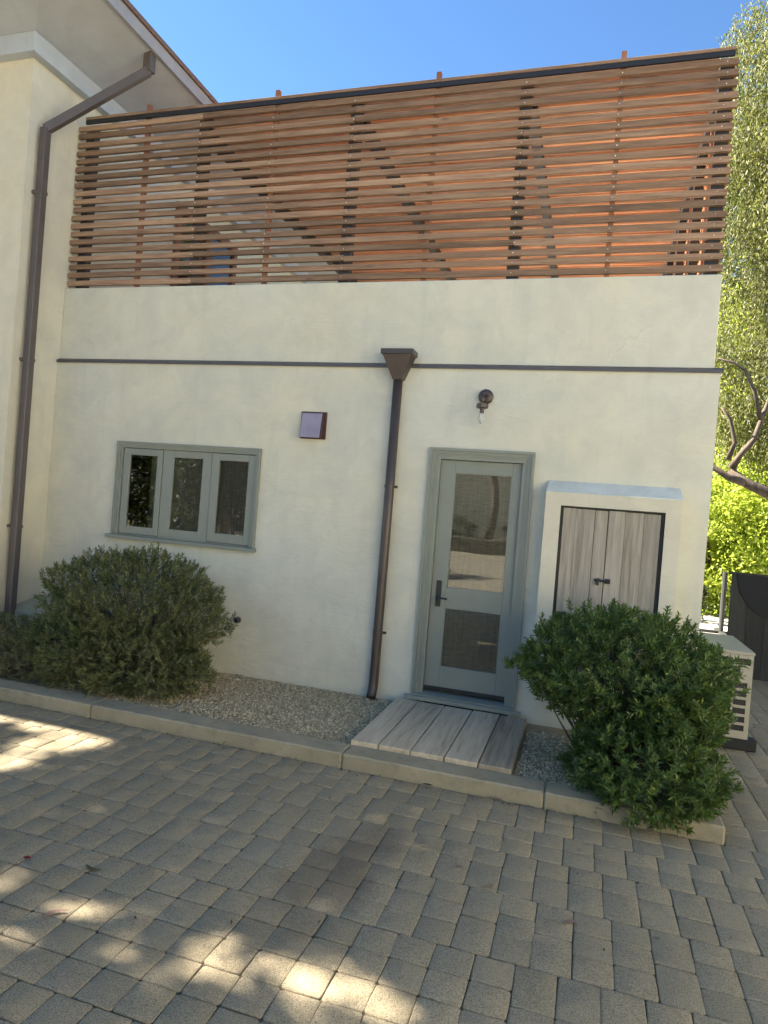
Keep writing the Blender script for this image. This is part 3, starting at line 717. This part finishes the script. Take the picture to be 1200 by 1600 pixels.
# ================================================================== PLANTS
def shrub(name, label, blobs, zmin, nshoot, seed, mt, leafL=.05, leafW=.0125, per=15):
    R = np.random.default_rng(seed)
    t = empty(name, (blobs[0][0][0], blobs[0][0][1], zmin)); tag(t, label, 'shrub', 'clipped shrubs in the gravel bed')
    C = np.array([b[0] for b in blobs]); S = np.array([b[1] for b in blobs])
    vol = S.prod(1)**(2/3); n = nshoot
    k = R.choice(len(blobs), n, p=vol/vol.sum())
    d = unit(R.normal(size=(n, 3)))
    # lumpy outline
    lump = np.array([noise.noise(Vector((q[0]*2.2+seed, q[1]*2.2, q[2]*2.2)))+.7*noise.noise(Vector((q[0]*6, q[1]*6+seed, q[2]*6))) for q in d])
    rad = np.where(R.random(n) < .62, R.uniform(.9, 1.02, n), R.uniform(.55, .9, n))*(1+.16*lump)
    spr = R.random(n) < .12; rad = np.where(spr, rad+R.uniform(.03, .11, n), rad)
    p = C[k]+d*S[k]*rad[:, None]
    nrm = unit(d/S[k])
    keep = p[:, 2] > zmin+.02
    for j in range(len(blobs)):     # drop shoots buried deep in another blob
        q = np.linalg.norm((p-C[j])/S[j], axis=1); keep &= ~((q < .5))
    p, nrm = p[keep], nrm[keep]; n = len(p)
    ax = unit(nrm*.75+np.array([0, 0, .75])+R.normal(size=(n, 3))*.35)
    low = np.clip((p[:, 2]-zmin)/.5, 0, 1); ax = unit(ax-np.array([0, 0, .7])*(1-low)[:, None])
    ln = R.uniform(.045, .095, n)
    m_ = per; tt = np.linspace(.0, 1, m_)[None, :, None]
    base = p[:, None]-ax[:, None]*ln[:, None, None]*(1-tt)
    ang = np.arange(m_)[None]*2.4+R.uniform(0, 6.28, (n, 1))
    a1 = unit(np.cross(ax, np.array([.3, .2, 1.]))); a2 = np.cross(ax, a1)
    out = a1[:, None]*np.cos(ang)[..., None]+a2[:, None]*np.sin(ang)[..., None]
    open_ = R.uniform(.7, 1.3, (n, m_, 1))*(1.25-.75*tt)
    ld = unit(ax[:, None]+out*open_+R.normal(size=(n, m_, 3))*.15)
    ln2 = unit(ax[:, None]-out*.5+R.normal(size=(n, m_, 3))*.2)
    sz = R.uniform(.7, 1.15, (n, m_))*(1-.25*tt[..., 0])
    v, f = leaf_arrays(base.reshape(-1, 3), ld.reshape(-1, 3), ln2.reshape(-1, 3), (leafL*sz).ravel(), (leafW*sz*R.uniform(.8, 1.2, (n, m_))).ravel())
    link('foliage', np_mesh('foliage', v, f), mt, t)
    st = B(); root = Vector((blobs[0][0][0], blobs[0][0][1], zmin))
    for q in R.choice(n, min(n, 260), replace=False):
        e = Vector(p[q]); s = root+Vector((R.uniform(-.15, .15), R.uniform(-.12, .12), 0)); mid = s.lerp(e, .5)+Vector((R.uniform(-.05, .05), R.uniform(-.05, .05), .06))
        st.tube([s, mid, e], [.009, .006, .002], 4, False)
    st.out('stems', M['bark'], t)
    return t
shrub('shrub', 'dense dark green leafy shrub spilling over the kerb right of the door', [((1.50, -.86, .70), (.72, .62, .42)), ((1.66, -1.26, .14), (.50, .46, .38)), ((1.80, -1.0, .5), (.38, .5, .4))], -.115, 3900, 3, M['shrubR'], .058, .016, 14)
shrub('shrub', 'large dull olive green rounded shrub below the window', [((-2.70, -.74, .66), (.89, .60, .50)), ((-2.46, -.92, .20), (.66, .46, .40)), ((-2.95, -.95, .22), (.62, .46, .42))], -.06, 6800, 8, M['shrubL'], .042, .0115, 14)
shrub('shrub', 'low dull shrub at the left edge beneath the rain pipe', [((-3.92, -1.02, .14), (.55, .36, .33)), ((-4.7, -1.05, .15), (.5, .36, .36)), ((-3.55, -1.1, .06), (.42, .26, .27))], -.06, 3600, 13, M['shrubG'], .036, .010, 14)

def weeping_crown(R, C, S, n, per, L, W, cull=None):
    d = unit(R.normal(size=(n, 3))); rad = R.random(n)**(1/2.2)
    p = C+d*S*rad[:, None]
    den = np.array([noise.noise(Vector((q[0]*1.15, q[1]*1.15, q[2]*.75))) for q in p]); p = p[den > -.02]; n = len(p)
    ln = R.uniform(.3, .8, n); az = R.uniform(0, 6.28, n); o = np.stack([np.cos(az)*.4, np.sin(az)*.4, np.full(n, -1)], 1)
    t = np.linspace(0, 1, per)[None, :, None]
    arc = np.stack([np.cos(az)*.18, np.sin(az)*.18, np.zeros(n)], 1)[:, None]*np.sqrt(t)
    base = p[:, None]+arc+np.array([0, 0, -1.])*(t**1.3)*ln[:, None, None]
    base = base+R.normal(size=base.shape)*.05
    ld = np.array([0, 0, -1.])+R.normal(size=base.shape)*.55
    nr_ = R.normal(size=base.shape)
    base, ld, nr_ = base.reshape(-1, 3), ld.reshape(-1, 3), nr_.reshape(-1, 3)
    return base, ld, nr_
# weeping tree beyond the right corner
R = np.random.default_rng(17)
wt = empty('weeping_tree', (5.6, 7.4, ZP)); tag(wt, 'tall weeping olive-green tree with a leaning trunk beyond the right corner', 'tree')
b = B()
b.tube([(6.4, 7.6, ZP), (6.2, 7.6, 1.2), (6.1, 7.8, 3), (5.9, 8.2, 5.5), (5.6, 8.8, 8), (5.5, 9, 11)], [.3, .26, .22, .18, .12, .03], 10)
b.tube([(6.2, 7.6, .9), (5.2, 7.2, 1.75), (4.5, 7.05, 2.22), (4.09, 7, 2.46), (3.75, 7, 2.6), (3.48, 7.05, 2.82)], [.16, .14, .12, .105, .085, .06], 10)
b.tube([(3.5, 7.05, 2.85), (3.62, 7, 3.1), (3.80, 7, 3.35), (3.90, 7.05, 3.7), (4.1, 7.2, 4.4)], [.07, .05, .045, .04, .02], 8)
b.tube([(3.44, 7.1, 3.0), (3.52, 7.05, 3.3), (3.42, 7.05, 3.7), (3.25, 7.0, 3.9)], [.05, .035, .03, .015], 8)
b.tube([(3.75, 7, 2.6), (3.45, 6.95, 2.68), (3.18, 7, 2.86), (2.9, 7.1, 3.1)], [.08, .06, .045, .025], 8)
b.tube([(3.9, 7.05, 3.7), (3.75, 7, 4.2), (3.58, 7, 4.55), (3.4, 7, 4.68), (3.12, 7, 4.76)], [.04, .032, .028, .022, .014], 8)
for k in range(14):
    a = R.uniform(0, 6.28); z = R.uniform(5, 11); L = R.uniform(1, 2.4); s = Vector((5.7, 8.6, z)); e_ = s+Vector((math.cos(a)*L, math.sin(a)*L, R.uniform(-.2, .8)))
    b.tube([s, s.lerp(e_, .5)+Vector((0, 0, .25)), e_], [.05, .03, .01], 6)
b.out('trunk', M['bark'], wt, True)
parts = [weeping_crown(R, np.array([5.35, 9.2, 9.2]), np.array([2.8, 2.4, 4.6]), 25000, 12, .1, .02), weeping_crown(R, np.array([4.9, 8.6, 5.0]), np.array([2.1, 1.5, 1.9]), 7000, 12, .1, .02)]
bs, ld, nn = [np.concatenate([q[i] for q in parts]) for i in range(3)]
n = len(bs); v, f = leaf_arrays(bs, ld, nn, R.uniform(.07, .13, n), R.uniform(.016, .028, n))
link('crown', np_mesh('crown', v, f), M['euc'], wt)
# bright hedge mass behind it
def bush(name, label, C, S, n, L, W, mt, seed, cat='bush', lump=.3, trunk=True):
    R = np.random.default_rng(seed); t = empty(name, (C[0], C[1], ZP)); tag(t, label, cat)
    C = np.array(C); S = np.array(S)
    K = max(12, n//110); d = unit(R.normal(size=(K, 3))); rad = R.random(K)**(1/3.)     # leaf clumps spread through the crown
    lp = np.array([noise.noise(Vector((q[0]*3+seed, q[1]*3, q[2]*3))) for q in d])
    kc = C+d*S*(rad*(1+lump*lp))[:, None]; ks = R.uniform(.10, .22, K)*S.mean()*.62
    w_ = R.integers(K, size=n); p = kc[w_]+R.normal(size=(n, 3))*ks[w_][:, None]*np.array([1, 1, .7])
    p = p[p[:, 2] > ZP+.03]; n = len(p)
    dd = unit(R.normal(size=(n, 3))+unit(p-C)*.6); nn = R.normal(size=(n, 3))+np.array([0, 0, .8])
    v, f = leaf_arrays(p, dd, nn, R.uniform(.6, 1.3, n)*L, R.uniform(.6, 1.3, n)*W)
    link('crown', np_mesh('crown', v, f), mt, t)
    b = B(); root = Vector((C[0], C[1], ZP))
    for k in range(7):
        e_ = Vector((C[0]+R.uniform(-.6, .6)*S[0], C[1]+R.uniform(-.6, .6)*S[1], C[2]+R.uniform(0, .6)*S[2])); b.tube([root+Vector((R.uniform(-.1, .1), R.uniform(-.1, .1), 0)), root.lerp(e_, .5), e_], [.05, .035, .01], 6, False)
    b.out('trunk', M['bark'], t); return t
bush('hedge_bush', 'bright yellow-green sunlit bush beyond the patio, left one', (4.2, 11.4, 1.4), (2.1, 1.5, 2.2), 34000, .10, .06, M['lime'], 31)
bush('hedge_bush', 'bright yellow-green sunlit bush filling the right edge above the gate', (7.2, 11.6, 1.6), (2.2, 1.5, 2.6), 26000, .10, .06, M['lime'], 32)
bush('backdrop_tree', 'leafy green tree behind the leaning trunk', (5.2, 14, 4.2), (3.4, 2.4, 4.3), 42000, .15, .08, M['lime'], 33, 'tree')
bush('backdrop_tree', 'tall dark green tree behind the weeping tree', (6.8, 14.5, 10), (3.2, 2.2, 6.5), 42000, .2, .1, M['shade_leaf'], 35, 'tree')
bush('dark_bush', 'small dark bush at the far end of the patio', (3.3, 9.3, .25), (.42, .4, .5), 2600, .07, .04, M['shade_leaf'], 34)

# ---- large tree at the left, outside the frame, that dapples the paving
R = np.random.default_rng(40)
dt = empty('shade_tree', (-10.5, -5.2, ZP)); tag(dt, 'tall eucalyptus tree left of the driveway casting dappled shade', 'tree')
def gp(px_, py_):   # pixel of a light patch -> paving coordinates
    d = fw+rr*(px_-600)/FPX+uu*(800-py_)/FPX; t = (ZP-CAM.z)/d.z; q = CAM+d*t; return (q.x, q.y)
patch = [(15, 1118, .16), (75, 1132, .16), (110, 1150, .14), (140, 1160, .12), (60, 1165, .15), (20, 1190, .14), (10, 1098, .13), (90, 1172, .1),
         (15, 1375, .06), (15, 1440, .05), (20, 1456, .06), (60, 1455, .05), (108, 1420, .045), (135, 1437, .065), (225, 1441, .04), (195, 1480, .04),
         (345, 1482, .065), (322, 1503, .05), (258, 1530, .035), (440, 1500, .045), (370, 1520, .04), (470, 1530, .055), (525, 1540, .075), (585, 1556, .07), (490, 1572, .05), (620, 1590, .06)]
patch = [(*gp(a, b), c) for a, b, c in patch]
n = 270000
gx = R.uniform(-5.5, 5.0, n); gy = R.uniform(-7.2, -1.55, n); t = R.uniform(0, 3, n)+np.maximum(9, (gx+5.6)/.74)
keep = np.ones(n, bool)
stray = R.random(n) < .05
for (a, b_, c) in patch: keep &= stray | (((gx-a)**2+(gy-b_)**2) > (c*1.08+.042)**2)
p = np.stack([gx, gy, np.full(n, ZP)], 1)+np.array(SUN)*t[:, None]
p = p[keep]; n = len(p)
dd = np.array([0, 0, -.5])+R.normal(size=(n, 3)); nn = R.normal(size=(n, 3))+np.array(SUN)*1.2
v, f = leaf_arrays(p, dd, nn, R.uniform(.08, .13, n), R.uniform(.022, .036, n))
link('crown', np_mesh('crown', v, f), M['shade_leaf'], dt)
b = B(); b.tube([(-10.5, -5.2, ZP), (-10.3, -5.0, 2.5), (-9.9, -4.7, 5), (-9.2, -4.4, 8)], [.3, .25, .2, .1], 12)
for k in range(10):
    e_ = Vector(p[R.integers(n)]); s = Vector((-9.9, -4.7, 5)); b.tube([s, s.lerp(e_, .5)+Vector((0, 0, .3)), e_], [.09, .05, .01], 6)
b.out('trunk', M['bark'], dt, True)

# ---- unseen house added right of the yard, to bounce sunlight onto the facade
nh = empty('sun_bounce_house', (9.5, -11, ZP)); tag(nh, 'unseen cream house added right of the yard to bounce sunlight', 'building')
b = B(); b.box(7.6, 13, -21, -1.5, -.2, 5.2); b.out('wall', M['stucco'], nh)
b = B(); b.hull([(7.2, -21.4, 5.201), (13.4, -21.4, 5.201), (13.4, -1.1, 5.201), (7.2, -1.1, 5.201)], [(10.1, -18.6, 7.2), (10.5, -18.6, 7.2), (10.5, -3.9, 7.2), (10.1, -3.9, 7.2)]); b.out('roof', M['roof'], nh)
for y_ in (-17.5, -13.5, -9.5, -5.5):
    b = B(); b.box(7.56, 7.599, y_-.6, y_+.6, 1.0, 2.4); wn_ = b.out('window', M['sage'], nh)
    b = B(); b.box(7.55, 7.5595, y_-.5, y_+.5, 1.1, 2.3); b.out('pane', M['room'], wn_)
# ---- what the door glass reflects: far wall, tree and planting across the drive
b = B(); b.box(-24, 16, -27.3, -27, -.2, 4.6); tag(b.out('boundary_wall', M['stucco']), 'long cream wall across the driveway seen in the door glass', 'wall')
b = B(); b.box(-24, 16, -26.95, -25.2, -.2, .55, .05); tag(b.out('flower_bed', M['soil']), 'raised brown planting bed along the far wall', 'bed')
for i, (x_, y_) in enumerate(((-9.5, -12.5), (-13, -15.5), (-16.5, -19.5), (-20.5, -24))):
    bush('drive_tree', ['dark bushy tree nearest on the left of the drive', 'dark bushy tree second along the drive', 'dark bushy tree third along the drive', 'dark bushy tree at the far end of the drive'][i], (x_, y_, 3), (2.4, 2.2, 3.4), 9000, .25, .12, M['dark_leaf'], 80+i, 'tree')
rt = empty('roadside_tree', (-3.1, -25.6, .5)); tag(rt, 'slim trunked tree before the far wall reflected in the door', 'tree')
b = B(); b.tube([(-3.2, -25.6, .5), (-3.0, -25.6, 2.2), (-3.25, -25.6, 4), (-3.0, -25.6, 6.5)], [.22, .18, .15, .08], 10); b.out('trunk', M['bark'], rt, True)
d = unit(R.normal(size=(16000, 3))); pc = np.array([-3.6, -25.3, 7.2])+d*np.array([3.2, 2.2, 2.0])*(R.random(16000)**.4)[:, None]
v, f = leaf_arrays(pc, R.normal(size=(16000, 3)), R.normal(size=(16000, 3)), np.full(16000, .22), np.full(16000, .09)); link('crown', np_mesh('crown', v, f), M['shade_leaf'], rt)
d = unit(R.normal(size=(16000, 3))); 
for i, x in enumerate((-8.5, -6.3, -4.6, -1.6, .6)):
    bush('bed_plant', ['tufted plant at the far left of the distant bed', 'tufted plant second from left in the distant bed', 'tufted plant left of the distant trunk', 'tufted plant right of the distant trunk', 'tufted plant at the right end of the distant bed'][i], (x, -25.9, .75), (.8, .5, .7), 1500, .3, .04, M['shade_leaf'], 60+i, 'plant')

# ================================================================== LITTER ON THE PAVING
def litter(px_, py_, L, W, ang, mt, label, curl=.2):
    x, y = gp(px_, py_); bm = bmesh.new(); n = 7; left, right = [], []
    for k in range(n):
        s = k/(n-1); w_ = W*math.sin(math.pi*min(max(s, .04), .97))**.8/2; bend = curl*L*math.sin(math.pi*s)*.6
        z = .006+curl*.05*L*abs(2*s-1)**2+.002
        left.append(bm.verts.new(((s-.5)*L, bend+w_, z+.15*w_))); right.append(bm.verts.new(((s-.5)*L, bend-w_, z)))
    for k in range(n-1): bm.faces.new((left[k], left[k+1], right[k+1], right[k]))
    g2 = bmesh.ops.solidify(bm, geom=bm.faces[:], thickness=.0008)
    me = bpy.data.meshes.new('fallen_leaf'); bm.to_mesh(me); bm.free()
    o = link('fallen_leaf', me, mt); o.location = (x, y, ZP+.002); o.rotation_euler = (0, 0, ang); tag(o, label, 'leaf', 'fallen leaves on the paving')
litter(85, 1432, .10, .024, 1.0, M['dry2'], 'curled pink dry leaf among sun patches at lower left', .35)
litter(148, 1357, .10, .022, -.1, M['dry3'], 'olive sickle-shaped leaf lying on the paving at left', -.4)
litter(42, 1343, .035, .026, .3, M['petal'], 'small crimson petal on the paving at far left', .05)
litter(762, 1384, .09, .016, .9, M['dry1'], 'pale tan sickle leaf in the middle of the paving', -.4)
litter(660, 1325, .06, .009, .3, M['dry1'], 'thin pale curved leaf right of the oily stain', .4)
litter(892, 1443, .06, .024, .4, M['dry2'], 'torn pinkish leaf fragment on the paving at right', .1)
litter(720, 1357, .045, .018, .9, M['dry2'], 'small reddish leaf just above the tan sickle leaf', .1)
litter(775, 1250, .10, .014, -.2, M['dry2'], 'long reddish leaf along the kerb below the boardwalk', .1)
litter(855, 1264, .10, .016, -.15, M['dry1'], 'long tan leaf along the kerb left of the right shrub', .1)
litter(938, 1341, .05, .010, .3, M['dry1'], 'tiny white-tan curled leaf below the right shrub', .4)
litter(668, 1228, .07, .018, .1, M['dry4'], 'dark brown leaf against the kerb below the boardwalk', .1)
litter(345, 1157, .07, .02, .1, M['dry4'], 'dark brown leaf against the kerb left of the boardwalk', .1)
litter(170, 1170, .12, .014, .35, M['dry2'], 'long pinkish leaf at the edge of the upper sun patch', .15)

def debris():
    R = np.random.default_rng(77); n = 260
    a = np.stack([R.uniform(-4, 2.1, 150), -1.55-np.abs(R.normal(0, .035, 150)), np.full(150, ZP+.004)], 1)
    b_ = np.stack([R.uniform(-2.2, 1.9, 60), R.uniform(-1.28, -.1, 60), np.full(60, -.05)], 1)
    c_ = np.stack([R.uniform(-3, 2.4, 50), R.uniform(-4.2, -1.6, 50), np.full(50, ZP+.004)], 1)
    p = np.concatenate([a, b_, c_]); d = R.normal(size=(n, 3)); d[:, 2] *= .12; nn = np.array([0, 0, 1.])+R.normal(size=(n, 3))*.25
    v, f = leaf_arrays(p, d, nn, R.uniform(.012, .04, n), R.uniform(.006, .014, n))
    v[:, 2] = np.maximum(v[:, 2], np.repeat(p[:, 2], 4))
    m = leafmat('dead_litter', [(0, (.05, .035, .02)), (.6, (.16, .11, .06)), (1, (.36, .27, .16))], .1, .8, (.2, .14, .06))
    tag(link('leaf_litter', np_mesh('leaf_litter', v, f), m), 'tiny dead leaf scraps along the kerb and over gravel and paving', 'leaf litter', kind='stuff')
debris()
